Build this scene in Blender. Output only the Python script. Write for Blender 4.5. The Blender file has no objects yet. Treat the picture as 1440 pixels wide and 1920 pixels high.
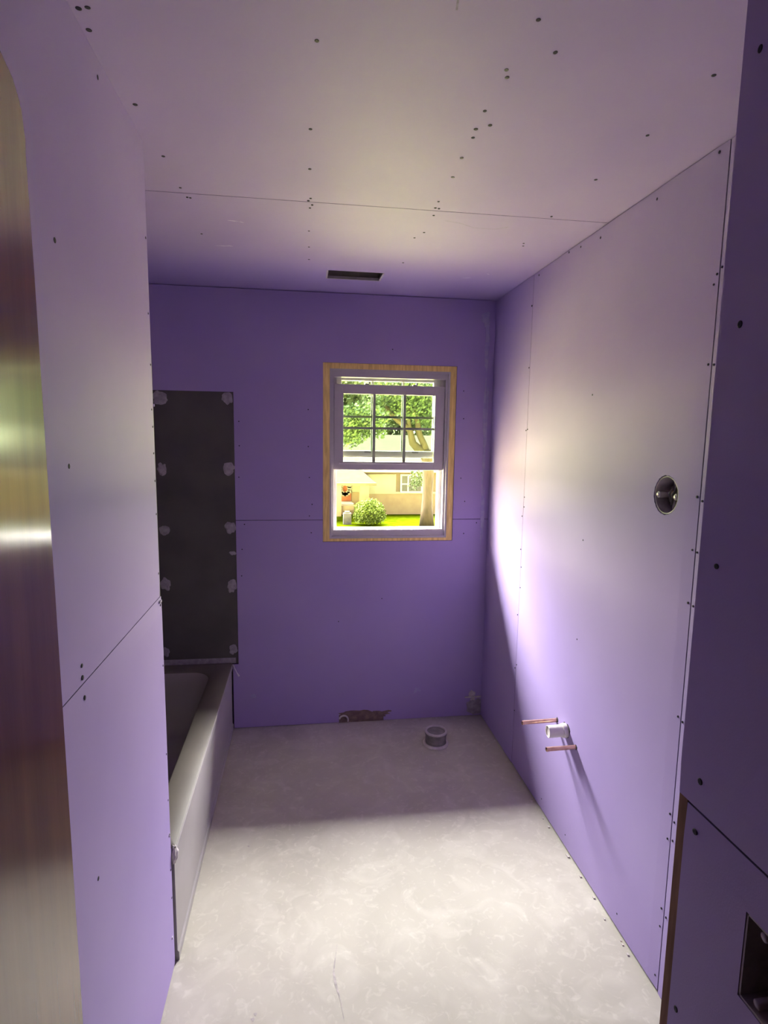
import bpy, bmesh, math, random
from mathutils import Vector, Matrix, noise

sc = bpy.context.scene
col = sc.collection
rnd = random.Random(7)

# ------------------------------------------------------------------ camera
F_PX, YAW, PITCH, ROLL, EYE = 1080.83, 0.140734, -0.13145, 0.014632, 1.6847
cy_, sy_ = math.cos(YAW), math.sin(YAW)
cp_, sp_ = math.cos(PITCH), math.sin(PITCH)
cr_, sr_ = math.cos(ROLL), math.sin(ROLL)
FWD = Vector((sy_ * cp_, cy_ * cp_, sp_))
_r0 = Vector((cy_, -sy_, 0))
_u0 = _r0.cross(FWD)
RIGHT = cr_ * _r0 + sr_ * _u0
UP = -sr_ * _r0 + cr_ * _u0
cam_d = bpy.data.cameras.new('camera')
cam_d.sensor_fit = 'VERTICAL'
cam_d.sensor_height = 36.0
cam_d.lens = F_PX / 1920 * 36.0
cam_d.clip_start = 0.01
cam_d.clip_end = 500
cam = bpy.data.objects.new('camera', cam_d)
col.objects.link(cam)
cam.matrix_world = Matrix(((RIGHT.x, UP.x, -FWD.x, 0), (RIGHT.y, UP.y, -FWD.y, 0),
                           (RIGHT.z, UP.z, -FWD.z, EYE), (0, 0, 0, 1)))
sc.camera = cam

# ------------------------------------------------------------------ light
SKY_GLOW, SKY_BASE = 148.0, 4.0       # bright haze towards the far side of the street, dimmer behind the house
world = bpy.data.worlds.new('sky')
sc.world = world
world.use_nodes = True
wn = world.node_tree.nodes
wl = world.node_tree.links
wn.clear()
w_out = wn.new('ShaderNodeOutputWorld')
w_bg = wn.new('ShaderNodeBackground')
w_tc = wn.new('ShaderNodeTexCoord')
w_sep = wn.new('ShaderNodeSeparateXYZ')
wl.new(w_tc.outputs['Generated'], w_sep.inputs[0])
def ramp(sock, a0, a1, b0, b1):
    m_ = wn.new('ShaderNodeMapRange')
    m_.interpolation_type = 'SMOOTHSTEP'
    m_.inputs['From Min'].default_value = a0
    m_.inputs['From Max'].default_value = a1
    m_.inputs['To Min'].default_value = b0
    m_.inputs['To Max'].default_value = b1
    wl.new(sock, m_.inputs['Value'])
    return m_.outputs['Result']
w_el = ramp(w_sep.outputs['Z'], 0.05, 0.98, 0.14, 1.0)
w_az = ramp(w_sep.outputs['Y'], -0.15, 0.35, 0.0, SKY_GLOW)
w_mul = wn.new('ShaderNodeMath'); w_mul.operation = 'MULTIPLY_ADD'
wl.new(w_el, w_mul.inputs[0]); wl.new(w_az, w_mul.inputs[1]); w_mul.inputs[2].default_value = SKY_BASE
wl.new(w_mul.outputs[0], w_bg.inputs['Strength'])
w_mix = wn.new('ShaderNodeMix'); w_mix.data_type = 'RGBA'
wl.new(ramp(w_sep.outputs['Z'], 0.05, 0.5, 0.0, 1.0), w_mix.inputs['Factor'])
w_mix.inputs['A'].default_value = (1.0, 0.90, 0.66, 1)
w_mix.inputs['B'].default_value = (1.0, 0.975, 0.95, 1)
wl.new(w_mix.outputs['Result'], w_bg.inputs['Color'])
wl.new(w_bg.outputs[0], w_out.inputs['Surface'])

port_d = bpy.data.lights.new('window_portal', 'AREA')
port_d.shape = 'RECTANGLE'
port_d.size = 0.63
port_d.size_y = 0.85
port_d.cycles.is_portal = True
port = bpy.data.objects.new('window_portal', port_d)
col.objects.link(port)
port.location = (0.484, 3.40, 1.577)
port.rotation_euler = (-math.pi / 2, 0, 0)      # faces -y, into the room

sc.view_settings.view_transform = 'Standard'
sc.view_settings.look = 'None'
sc.view_settings.gamma = 1.0
sc.view_settings.use_curve_mapping = False
sc.view_settings.exposure = 1.0
sc.cycles.max_bounces = 14
sc.cycles.diffuse_bounces = 9
sc.cycles.glossy_bounces = 4
sc.cycles.transparent_max_bounces = 16
sc.cycles.sample_clamp_indirect = 8.0
sc.cycles.caustics_reflective = False
sc.cycles.caustics_refractive = False
sc.cycles.use_denoising = True

# ------------------------------------------------------------------ room measures
XL, XR, D, H = -0.411, 1.068, 3.213, 2.44
XD, YD = 0.511, 0.673             # the dark entry wall on the right and its far end
YP = 1.718                        # end of the left partition, start of the tub alcove
XT = -1.175                       # long wall behind the tub
GZ = -4.1                         # ground outside

# ------------------------------------------------------------------ materials
def mat(name, color, rough=0.6, spec=0.5, metal=0.0, color2=None, scale=20.0, detail=4.0,
        lo=0.35, hi=0.65, bump=0.0, bscale=200.0, stretch=None, bdist=0.001):
    m = bpy.data.materials.new(name)
    m.use_nodes = True
    n, l = m.node_tree.nodes, m.node_tree.links
    b = n['Principled BSDF']
    b.inputs['Base Color'].default_value = (*color, 1)
    b.inputs['Roughness'].default_value = rough
    b.inputs['Metallic'].default_value = metal
    b.inputs['Specular IOR Level'].default_value = spec
    tc = n.new('ShaderNodeTexCoord')
    mp = n.new('ShaderNodeMapping')
    l.new(tc.outputs['Object'], mp.inputs[0])
    if stretch:
        mp.inputs['Scale'].default_value = stretch
    if color2 is not None:
        t = n.new('ShaderNodeTexNoise')
        t.inputs['Scale'].default_value = scale
        t.inputs['Detail'].default_value = detail
        l.new(mp.outputs[0], t.inputs['Vector'])
        r = n.new('ShaderNodeValToRGB')
        r.color_ramp.elements[0].position = lo
        r.color_ramp.elements[0].color = (*color, 1)
        r.color_ramp.elements[1].position = hi
        r.color_ramp.elements[1].color = (*color2, 1)
        l.new(t.outputs['Fac'], r.inputs[0])
        l.new(r.outputs[0], b.inputs['Base Color'])
    if bump:
        t2 = n.new('ShaderNodeTexNoise')
        t2.inputs['Scale'].default_value = bscale
        t2.inputs['Detail'].default_value = 5
        l.new(mp.outputs[0], t2.inputs['Vector'])
        bp = n.new('ShaderNodeBump')
        bp.inputs['Strength'].default_value = bump
        bp.inputs['Distance'].default_value = bdist
        l.new(t2.outputs['Fac'], bp.inputs['Height'])
        l.new(bp.outputs[0], b.inputs['Normal'])
    return m

M = {}
M['drywall'] = mat('purple_drywall_paper', (0.3712, 0.2909, 0.5747), 0.60, 0.35, color2=(0.3971, 0.3155, 0.5927), scale=2.2,
                   detail=8, bump=0.15, bscale=350)
M['gypsum'] = mat('gypsum_edge', (0.7440, 0.6960, 0.7920), 0.9, 0.2, color2=(0.6000, 0.5520, 0.6600), scale=60)
M['paper_edge'] = mat('paper_edge', (0.16, 0.12, 0.26), 0.9, 0.1, color2=(0.22, 0.17, 0.34), scale=50)
M['gap'] = mat('dark_gap', (0.05, 0.045, 0.06), 0.9, 0.1, color2=(0.07, 0.06, 0.07), scale=30)
M['screw'] = mat('screw_black', (0.0120, 0.0108, 0.0240), 0.6, 0.3, color2=(0.0210, 0.0180, 0.0360), scale=300)
M['mud'] = mat('joint_compound', (0.4600, 0.4232, 0.6072), 0.8, 0.2, color2=(0.3956, 0.3496, 0.6072), scale=40, detail=6, lo=0.4, hi=0.6)
M['board'] = mat('black_cement_board', (0.0900, 0.0840, 0.0810), 0.75, 0.3, color2=(0.1125, 0.1050, 0.0960), scale=6, detail=8, bump=0.3, bscale=500)
M['mortar'] = mat('grey_thinset', (0.42, 0.38, 0.42), 0.9, 0.2, color2=(0.30, 0.27, 0.30), scale=50, detail=6, bump=0.5, bscale=150)
M['wood'] = mat('pine_stud', (0.7696, 0.5671, 0.1869), 0.6, 0.4, color2=(1.0078, 0.7822, 0.2804), scale=14, detail=6, stretch=(6, 6, 0.7), bump=0.2)
M['stud_dark'] = mat('weathered_stud', (0.20, 0.11, 0.07), 0.8, 0.2, color2=(0.28, 0.16, 0.10), scale=30, stretch=(3, 3, .4))
M['hall_absorber'] = mat('unseen_hall_absorber', (0.05, 0.03, 0.02), 0.5, 0.3, color2=(0.08, 0.05, 0.03), scale=8, stretch=(6, 1, 1))  # unseen hall surfaces, dark so little light bounces onto the entry wall
M['vinyl'] = mat('white_vinyl', (0.5171, 0.4906, 0.5171), 0.35, 0.5, color2=(0.4906, 0.4641, 0.4906), scale=9)
M['muntin'] = mat('grille_grey', (0.30, 0.33, 0.26), 0.4, 0.5, color2=(0.34, 0.36, 0.3), scale=9)
M['latch'] = mat('latch_plastic', (0.25, 0.22, 0.24), 0.4, 0.5, color2=(0.3, 0.27, 0.29), scale=50)
M['tub'] = mat('tub_white', (0.3714, 0.3513, 0.3513), 0.42, 0.4, color2=(0.3463, 0.3262, 0.3212), scale=7, detail=6, bump=0.06, bscale=120)
M['tubin'] = mat('tub_enamel', (0.36, 0.32, 0.33), 0.4, 0.4, color2=(0.32, 0.285, 0.295), scale=5, detail=6)
M['tubrim'] = mat('tub_rim_taupe', (0.1558, 0.1392, 0.1148), 0.55, 0.4, color2=(0.1392, 0.1243, 0.1051), scale=5, detail=6)  # rim and inner lip, darker and browner than the apron
M['copper'] = mat('copper', (0.7920, 0.5300, 0.3580), 0.2, 0.5, metal=1.0, color2=(0.6050, 0.3710, 0.2387), scale=40)
M['pvc'] = mat('white_pvc', (0.80, 0.76, 0.72), 0.35, 0.5, color2=(0.76, 0.72, 0.68), scale=20)
M['abs'] = mat('grey_flange_plastic', (0.16, 0.15, 0.155), 0.6, 0.4, color2=(0.26, 0.24, 0.24), scale=25, detail=6)
M['ring'] = mat('pipe_collar_dusty', (0.6480, 0.6075, 0.5850), 0.75, 0.3, color2=(0.5130, 0.4725, 0.4550), scale=35)
M['boxplastic'] = mat('grey_box_plastic', (0.4420, 0.4030, 0.4030), 0.5, 0.5, color2=(0.3120, 0.2860, 0.2860), scale=40)
M['boxmetal'] = mat('bright_screw', (0.8, 0.76, 0.72), 0.35, 0.5, metal=0.6, color2=(0.6, 0.56, 0.52), scale=90)
M['wire'] = mat('wire_sheath', (0.06, 0.055, 0.06), 0.5, 0.5, color2=(0.1, 0.09, 0.09), scale=60)
M['duct'] = mat('galvanised_duct', (0.2080, 0.1950, 0.1690), 0.55, 0.5, color2=(0.2860, 0.2600, 0.2210), scale=15)
M['ductrim'] = mat('duct_rim', (0.50, 0.46, 0.48), 0.6, 0.4, color2=(0.42, 0.38, 0.4), scale=30)
M['brown'] = mat('torn_brown_paper', (0.26, 0.19, 0.15), 0.9, 0.2, color2=(0.17, 0.12, 0.11), scale=40)

def concrete():
    m = bpy.data.materials.new('dusty_cement_board_floor')
    m.use_nodes = True
    n, l = m.node_tree.nodes, m.node_tree.links
    b = n['Principled BSDF']
    b.inputs['Roughness'].default_value = 0.85
    b.inputs['Specular IOR Level'].default_value = 0.25
    tc = n.new('ShaderNodeTexCoord')
    def nz(scale, detail, dist, lo, c0, hi, c1):
        t = n.new('ShaderNodeTexNoise')
        t.inputs['Scale'].default_value = scale
        t.inputs['Detail'].default_value = detail
        t.inputs['Distortion'].default_value = dist
        l.new(tc.outputs['Object'], t.inputs['Vector'])
        r = n.new('ShaderNodeValToRGB')
        r.color_ramp.elements[0].position = lo
        r.color_ramp.elements[0].color = (*c0, 1)
        r.color_ramp.elements[1].position = hi
        r.color_ramp.elements[1].color = (*c1, 1)
        l.new(t.outputs['Fac'], r.inputs[0])
        return r, t
    base, _ = nz(2.6, 8, 0.8, 0.35, (0.455, 0.435, 0.37), 0.68, (0.54, 0.52, 0.445))
    sw, t2 = nz(7.0, 8, 1.3, 0.50, (0, 0, 0), 0.70, (1, 1, 1))       # trowel swirls of pale dust
    sm, _ = nz(30.0, 8, 1.2, 0.55, (0, 0, 0), 0.72, (1, 1, 1))
    mx = n.new('ShaderNodeMix'); mx.data_type = 'RGBA'
    ma = n.new('ShaderNodeMath'); ma.operation = 'MULTIPLY_ADD'
    ma.inputs[1].default_value = 0.26
    l.new(sw.outputs[0], ma.inputs[0])
    mb_ = n.new('ShaderNodeMath'); mb_.operation = 'MULTIPLY'; mb_.inputs[1].default_value = 0.30
    l.new(sm.outputs[0], mb_.inputs[0])
    l.new(mb_.outputs[0], ma.inputs[2])
    l.new(ma.outputs[0], mx.inputs['Factor'])
    l.new(base.outputs[0], mx.inputs['A'])
    mx.inputs['B'].default_value = (0.74, 0.72, 0.63, 1)
    l.new(mx.outputs['Result'], b.inputs['Base Color'])
    bp = n.new('ShaderNodeBump')
    bp.inputs['Strength'].default_value = 0.35
    bp.inputs['Distance'].default_value = 0.002
    l.new(t2.outputs['Fac'], bp.inputs['Height'])
    l.new(bp.outputs[0], b.inputs['Normal'])
    return m
M['floor'] = concrete()

def door_mat():
    m = mat('varnished_door', (0.135, 0.045, 0.012), 0.5, 0.05, color2=(0.19, 0.072, 0.020), scale=7, detail=8,
            stretch=(4, 4, 0.35), bump=0.12, bscale=26, bdist=0.002)
    return m
M['door'] = door_mat()
_b = M['door'].node_tree.nodes['Principled BSDF']
_b.inputs['Coat Weight'].default_value = 0.85
_b.inputs['Coat Roughness'].default_value = 0.15
_b.inputs['Coat IOR'].default_value = 1.85
M['chip'] = mat('bare_wood_chip', (0.42, 0.30, 0.24), 0.8, 0.3, color2=(0.3, 0.2, 0.16), scale=30)

def glass_mat():
    m = bpy.data.materials.new('window_glass')
    m.use_nodes = True
    n, l = m.node_tree.nodes, m.node_tree.links
    n.clear()
    o = n.new('ShaderNodeOutputMaterial')
    mix = n.new('ShaderNodeMixShader')
    fr = n.new('ShaderNodeFresnel'); fr.inputs[0].default_value = 1.45
    tr = n.new('ShaderNodeBsdfTransparent'); tr.inputs[0].default_value = (0.88, 0.93, 0.86, 1)
    gl = n.new('ShaderNodeBsdfGlossy'); gl.inputs['Roughness'].default_value = 0.02
    l.new(fr.outputs[0], mix.inputs[0]); l.new(tr.outputs[0], mix.inputs[1]); l.new(gl.outputs[0], mix.inputs[2])
    l.new(mix.outputs[0], o.inputs[0])
    return m
M['glass'] = glass_mat()

# outdoors
M['lawn'] = mat('lawn_grass', (0.0115, 0.0171, 0.0003), 0.9, 0.0, color2=(0.0183, 0.0248, 0.0005), scale=2.2, detail=10, lo=0.4, hi=0.6)
M['drive_bounce'] = mat('drive_bounce_yellow', (0.6600, 0.6000, 0.2511), 0.9, 0.0, color2=(0.6000, 0.5600, 0.2427), scale=1.0)  # yellowed to bounce warm light indoors; also colours the path edge in view
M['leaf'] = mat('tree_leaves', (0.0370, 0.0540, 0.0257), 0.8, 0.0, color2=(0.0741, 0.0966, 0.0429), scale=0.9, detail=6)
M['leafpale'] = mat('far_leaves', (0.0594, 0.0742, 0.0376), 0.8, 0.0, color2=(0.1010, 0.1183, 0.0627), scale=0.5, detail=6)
M['bush'] = mat('bush_leaves', (0.0515, 0.0739, 0.0128), 0.8, 0.0, color2=(0.0801, 0.1047, 0.0256), scale=3, detail=6)
M['bark'] = mat('tree_bark', (0.0600, 0.0464, 0.0304), 0.9, 0.0, color2=(0.0400, 0.0320, 0.0224), scale=3, detail=8, stretch=(2, 2, 0.5))
M['brick'] = mat('tan_brick', (0.2112, 0.1650, 0.0864), 0.9, 0.0, color2=(0.1920, 0.1440, 0.0792), scale=2)
M['trim_lit'] = mat('house_trim_lit', (0.42, 0.40, 0.28), 0.8, 0.0, color2=(0.38, 0.36, 0.26), scale=2)  # brighter copy of the house trim, daylight put into the colour
M['porchroof'] = mat('porch_shingles', (0.0182, 0.0161, 0.0119), 0.9, 0.0, color2=(0.0154, 0.0140, 0.0105), scale=3, detail=8)
M['siding'] = mat('pale_siding', (0.2550, 0.2573, 0.1584), 0.8, 0.0, color2=(0.2340, 0.2418, 0.1512), scale=2)
M['roof'] = mat('pale_shingle_roof', (0.0328, 0.0302, 0.0232), 0.9, 0.0, color2=(0.0286, 0.0265, 0.0208), scale=1.5, detail=8)
M['fascia'] = mat('brown_fascia', (0.1440, 0.1120, 0.0672), 0.8, 0.0, color2=(0.1290, 0.1008, 0.0624), scale=2)
M['reddoor'] = mat('red_door', (0.3443, 0.1260, 0.0600), 0.6, 0.0, color2=(0.3038, 0.1092, 0.0540), scale=2)
M['housetrim'] = mat('house_trim_white', (0.0880, 0.0800, 0.0480), 0.7, 0.0, color2=(0.0800, 0.0744, 0.0450), scale=2)
M['pane'] = mat('dark_pane', (0.0990, 0.0990, 0.0792), 0.3, 0.0, color2=(0.0770, 0.0792, 0.0660), scale=1.5)
M['stone'] = mat('planter_stone', (0.0800, 0.0760, 0.0680), 0.8, 0.0, color2=(0.0480, 0.0480, 0.0440), scale=3)

# ------------------------------------------------------------------ helpers
class MB:
    def __init__(s):
        s.v, s.f, s.mi, s.mats = [], [], [], []
    def m(s, name):
        if name not in s.mats:
            s.mats.append(name)
        return s.mats.index(name)
    def face(s, pts, m):
        k = len(s.v)
        s.v += [tuple(p) for p in pts]
        s.f.append(tuple(range(k, k + len(pts))))
        s.mi.append(s.m(m))
    def box(s, x0, x1, y0, y1, z0, z1, m):
        x0, x1 = sorted((x0, x1)); y0, y1 = sorted((y0, y1)); z0, z1 = sorted((z0, z1))
        k = len(s.v)
        s.v += [(x, y, z) for x in (x0, x1) for y in (y0, y1) for z in (z0, z1)]
        i = s.m(m)
        for q in ((0, 1, 3, 2), (4, 6, 7, 5), (0, 4, 5, 1), (2, 3, 7, 6), (0, 2, 6, 4), (1, 5, 7, 3)):
            s.f.append(tuple(k + a for a in q)); s.mi.append(i)
    def lathe(s, org, axis, prof, m, seg=32, cap=(False, False)):
        """prof: (radius, distance along axis)"""
        ax = Vector(axis).normalized()
        a = ax.orthogonal().normalized(); b = ax.cross(a)
        k = len(s.v); i = s.m(m); o = Vector(org)
        for r, d in prof:
            for j in range(seg):
                t = 2 * math.pi * j / seg
                s.v.append(tuple(o + ax * d + a * (r * math.cos(t)) + b * (r * math.sin(t))))
        for q in range(len(prof) - 1):
            for j in range(seg):
                j2 = (j + 1) % seg
                s.f.append((k + q * seg + j, k + q * seg + j2, k + (q + 1) * seg + j2, k + (q + 1) * seg + j)); s.mi.append(i)
        if cap[0]:
            s.f.append(tuple(k + j for j in reversed(range(seg)))); s.mi.append(i)
        if cap[1]:
            q = len(prof) - 1
            s.f.append(tuple(k + q * seg + j for j in range(seg))); s.mi.append(i)
    def tube(s, pts, radii, m, seg=8):
        pts = [Vector(p) for p in pts]
        if not isinstance(radii, (list, tuple)):
            radii = [radii] * len(pts)
        k = len(s.v); i = s.m(m)
        ref = None
        for n_, (p, r) in enumerate(zip(pts, radii)):
            d = (pts[min(n_ + 1, len(pts) - 1)] - pts[max(n_ - 1, 0)]).normalized()
            a = d.orthogonal().normalized() if ref is None else (ref - d * ref.dot(d)).normalized()
            ref = a; b = d.cross(a)
            for j in range(seg):
                t = 2 * math.pi * j / seg
                s.v.append(tuple(p + a * (r * math.cos(t)) + b * (r * math.sin(t))))
        for q in range(len(pts) - 1):
            for j in range(seg):
                j2 = (j + 1) % seg
                s.f.append((k + q * seg + j, k + q * seg + j2, k + (q + 1) * seg + j2, k + (q + 1) * seg + j)); s.mi.append(i)
        s.f.append(tuple(k + j for j in reversed(range(seg)))); s.mi.append(i)
        q = len(pts) - 1
        s.f.append(tuple(k + q * seg + j for j in range(seg))); s.mi.append(i)
    def sheet(s, P, us, vs, holes=(), depth=0.0125, m='drywall', edge='paper_edge', circle=None):
        """us, vs: lists of (coordinate, recess); P(u, v, d) -> point; holes: (u0,u1,v0,v1); circle: (u,v,r)"""
        def add(lst, vals):
            have = [a for a, _ in lst]
            for x in vals:
                if all(abs(x - h) > 1e-6 for h in have) and min(have) < x < max(have):
                    lst.append((x, 0.0)); have.append(x)
            return sorted(lst)
        hs = list(holes)
        cq = None
        if circle:
            c = circle; g = c[2] * 1.35
            cq = (c[0] - g, c[0] + g, c[1] - g, c[1] + g)
            hs = hs + [cq]
        for h in hs:
            us = add(list(us), h[:2]); vs = add(list(vs), h[2:])
        nu, nv = len(us) - 1, len(vs) - 1
        def inhole(i, j, lst):
            if i < 0 or j < 0 or i >= nu or j >= nv:
                return None
            uc = (us[i][0] + us[i + 1][0]) / 2; vc = (vs[j][0] + vs[j + 1][0]) / 2
            return any(h[0] < uc < h[1] and h[2] < vc < h[3] for h in lst)
        def pt(i, j, back=False):
            d = depth if back else us[i][1] + vs[j][1]
            return P(us[i][0], vs[j][0], d)
        for i in range(nu):
            for j in range(nv):
                if inhole(i, j, hs):
                    continue
                s.face([pt(i, j), pt(i + 1, j), pt(i + 1, j + 1), pt(i, j + 1)], m)
                for (di, dj, a, b) in ((-1, 0, (i, j), (i, j + 1)), (1, 0, (i + 1, j), (i + 1, j + 1)),
                                       (0, -1, (i, j), (i + 1, j)), (0, 1, (i, j + 1), (i + 1, j + 1))):
                    nb = inhole(i + di, j + dj, hs)
                    if nb is None or (nb and not (cq and inhole(i + di, j + dj, [cq]))):
                        s.face([pt(*a), pt(*b), pt(*b, True), pt(*a, True)], edge)
        if circle:
            n4 = 12; sq = []
            u0, u1, v0, v1 = cq
            for k in range(n4): sq.append((u0 + (u1 - u0) * k / n4, v0))
            for k in range(n4): sq.append((u1, v0 + (v1 - v0) * k / n4))
            for k in range(n4): sq.append((u1 - (u1 - u0) * k / n4, v1))
            for k in range(n4): sq.append((u0, v1 - (v1 - v0) * k / n4))
            ci = []
            for k, (u, v) in enumerate(sq):
                a = math.atan2(v - c[1], u - c[0])
                r = c[2] * (1 + 0.025 * noise.noise(Vector((3 * math.cos(a), 3 * math.sin(a), 0.3))) + 0.018 * math.sin(23 * a))
                ci.append((c[0] + r * math.cos(a), c[1] + r * math.sin(a)))
            for k in range(len(sq)):
                k2 = (k + 1) % len(sq)
                s.face([P(*sq[k], 0), P(*sq[k2], 0), P(*ci[k2], 0), P(*ci[k], 0)], m)
                s.face([P(*ci[k], 0), P(*ci[k2], 0), P(*ci[k2], depth), P(*ci[k], depth)], edge)
    def build(s, name, parent=None, smooth=False, bevel=0.0, merge=False, fixn=True):
        me = bpy.data.meshes.new(name)
        me.from_pydata(s.v, [], s.f)
        for x in s.mats:
            me.materials.append(M[x])
        for p, i in zip(me.polygons, s.mi):
            p.material_index = i
        if merge or fixn:
            bm = bmesh.new(); bm.from_mesh(me)
            if merge:
                bmesh.ops.remove_doubles(bm, verts=bm.verts, dist=1e-5)
            bmesh.ops.recalc_face_normals(bm, faces=bm.faces)
            bm.to_mesh(me); bm.free()
        if smooth:
            for p in me.polygons:
                p.use_smooth = True
        o = bpy.data.objects.new(name, me)
        col.objects.link(o)
        if parent is not None:
            o.parent = parent
            o.matrix_parent_inverse = parent.matrix_world.inverted() if False else Matrix.Translation(-parent.location)
        if bevel:
            md = o.modifiers.new('bevel', 'BEVEL'); md.width = bevel; md.segments = 3; md.limit_method = 'ANGLE'
            md.angle_limit = math.radians(50)
        return o

def tag(o, label=None, cat=None, group=None, kind=None):
    if label: o['label'] = label
    if cat: o['category'] = cat
    if group: o['group'] = group
    if kind: o['kind'] = kind
    return o

def thing(name, label, cat, loc, group=None):
    o = bpy.data.objects.new(name, None)
    o.empty_display_size = 0.05
    o.location = loc
    col.objects.link(o)
    return tag(o, label, cat, group)

def smooth_angle(o, deg=40):
    for p in o.data.polygons:
        p.use_smooth = True
    try:
        o.data.set_sharp_from_angle(angle=math.radians(deg))
    except Exception:
        pass

T = 0.0015   # recess of the tapered paper edge
def vtap(a, b, ta=True, tb=True):
    l = [(a, T if ta else 0.0)]
    if ta: l.append((a + 0.05, 0.0))
    if tb: l.append((b - 0.05, 0.0))
    l.append((b, T if tb else 0.0))
    return l

# ------------------------------------------------------------------ floor
mb = MB()
mb.box(-1.9, 1.9, 0.70, D + 0.02, -0.06, 0.0, 'floor')
floor = tag(mb.build('floor'), 'dusty grey cement floor with pale trowel swirls', 'floor', kind='structure')

mb = MB()
mb.box(-1.9, 1.9, -4.05, 0.70, -0.06, -0.001, 'hall_absorber')
tag(mb.build('floor'), 'unseen hallway floor, made dark to cut bounce onto the entry wall', 'floor', kind='structure')
# little dark marks and a curved scrape in the floor dust
mb = MB()
def fleck(mb, x, y, pts, m='screw', z=0.0006):
    mb.face([(x + a, y + b, z) for a, b in pts], m)
M['scrape'] = mat('dark_scrape', (0.3645, 0.3375, 0.3240), 0.9, 0.2, color2=(0.5400, 0.4995, 0.4725), scale=60)
sp = [(0.112, 1.47), (0.105, 1.53), (0.094, 1.58), (0.090, 1.62), (0.098, 1.67), (0.107, 1.72)]
wd = [0.0006, 0.0012, 0.004, 0.003, 0.001, 0.0005]
for k in range(len(sp) - 1):
    mb.face([(sp[k][0] - wd[k], sp[k][1], .0006), (sp[k][0] + wd[k], sp[k][1], .0006),
             (sp[k + 1][0] + wd[k + 1], sp[k + 1][1], .0006), (sp[k + 1][0] - wd[k + 1], sp[k + 1][1], .0006)], 'scrape')
for (x, y, r) in ((-0.227, 2.226, .005), (-0.15, 1.50, .006), (-0.144, 1.515, .005), (0.04, 1.93, .003)):
    mb.face([(x + r * (1 + .4 * math.sin(3 * t)) * math.cos(t), y + r * math.sin(t), .0006) for t in [k * .9 for k in range(7)]], 'scrape')
mb.build('scuff_mark', floor, fixn=False)
mb = MB()
for k in range(26):                       # crumbs of gypsum along the foot of the right wall and behind
    if k < 18:
        x, y = XR - 0.004 - abs(rnd.gauss(0, .008)), rnd.uniform(1.5, 3.15)
    else:
        x, y = rnd.uniform(-.3, 1.0), D - .006 - abs(rnd.gauss(0, .006))
    r = rnd.uniform(.0025, .006)
    mb.box(x - r, x + r * .6, y - r, y + r, 0, r * .9, 'ring')
tag(mb.build('gypsum_crumbs', floor), kind='stuff')

# ------------------------------------------------------------------ screws
def screw_mesh():
    mb = MB()
    mb.lathe((0, 0, 0), (0, 0, 1), [(0.0055, -0.0015), (0.0052, 0.0006), (0.0038, 0.0010), (0.0012, 0.0004)], 'screw', 10, (True, True))
    o = mb.build('screw', smooth=True)
    return o
screw0 = screw_mesh()
first_screw = [True]
def put_screw(wall, loc, nrm, s=1.0):
    if first_screw[0]:
        o = screw0; first_screw[0] = False
    else:
        o = screw0.copy(); col.objects.link(o)
    o.parent = wall
    o.matrix_parent_inverse = Matrix.Translation(-wall.location)
    o.location = loc
    o.rotation_euler = Vector(nrm).to_track_quat('Z', 'Y').to_euler()
    o.scale = (s * rnd.uniform(.85, 1.1), s * rnd.uniform(.85, 1.1), 1)

# ------------------------------------------------------------------ ceiling
VENT = (0.114, 0.381, 2.800, 2.942)
mb = MB()
Pc = lambda u, v, d: (u, v, H + d)
X0c = -1.30
mb.sheet(Pc, [(X0c, 0), (1.6, 0)], [(-3.98, 0), (0.80, 0)])
mb.sheet(Pc, [(X0c, 0), (1.6, 0)], vtap(0.803, 2.0225))
mb.sheet(Pc, [(X0c, 0), (1.6, 0)], [(2.0255, T), (2.075, 0), (D + .03, 0)], holes=[VENT])
# joists' plane behind the sheets, left open over the duct
mb.box(-1.9, VENT[0] - .004, -4.0, D + .15, H + .0126, H + .20, 'gap')
mb.box(VENT[1] + .004, 1.9, -4.0, D + .15, H + .0126, H + .20, 'gap')
mb.box(VENT[0] - .004, VENT[1] + .004, -4.0, VENT[2] - .004, H + .0126, H + .20, 'gap')
mb.box(VENT[0] - .004, VENT[1] + .004, VENT[3] + .004, D + .15, H + .0126, H + .20, 'gap')
ceiling = tag(mb.build('ceiling', fixn=False), 'purple drywall ceiling with a seam across and dark screws', 'ceiling', kind='structure')
for (x, y) in [(0.03, 1.232), (0.428, 1.11), (0.497, 1.19), (0.421, 1.258), (0.431, 1.282), (0.424, 1.412), (0.456, 1.47), (0.427, 1.493),
               (0.432, 1.534), (0.433, 1.643), (0.439, 1.762), (0.022, 1.562), (0.023, 1.782), (0.852, 1.205), (0.858, 1.45), (0.856, 1.706),
               (-0.383, 1.521), (-0.378, 1.774), (-0.380, 1.21), (-0.397, 1.215), (-0.399, 1.272), (-0.374, 1.98), (-0.367, 2.053),
               (-0.358, 2.056), (0.028, 1.991), (0.021, 2.012), (0.034, 2.045), (0.027, 2.071), (0.439, 1.943), (0.441, 1.997), (0.454, 2.001),
               (0.45, 2.062), (0.452, 2.232), (0.428, 2.296), (0.026, 2.294), (0.028, 2.481), (0.03, 2.65), (0.85, 2.0), (0.86, 2.28),
               (0.87, 2.31), (-0.38, 2.40), (0.44, 2.62)]:
    put_screw(ceiling, (x, y, H), (0, 0, -1), 1.0 if y < 1.9 else 0.85)
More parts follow.
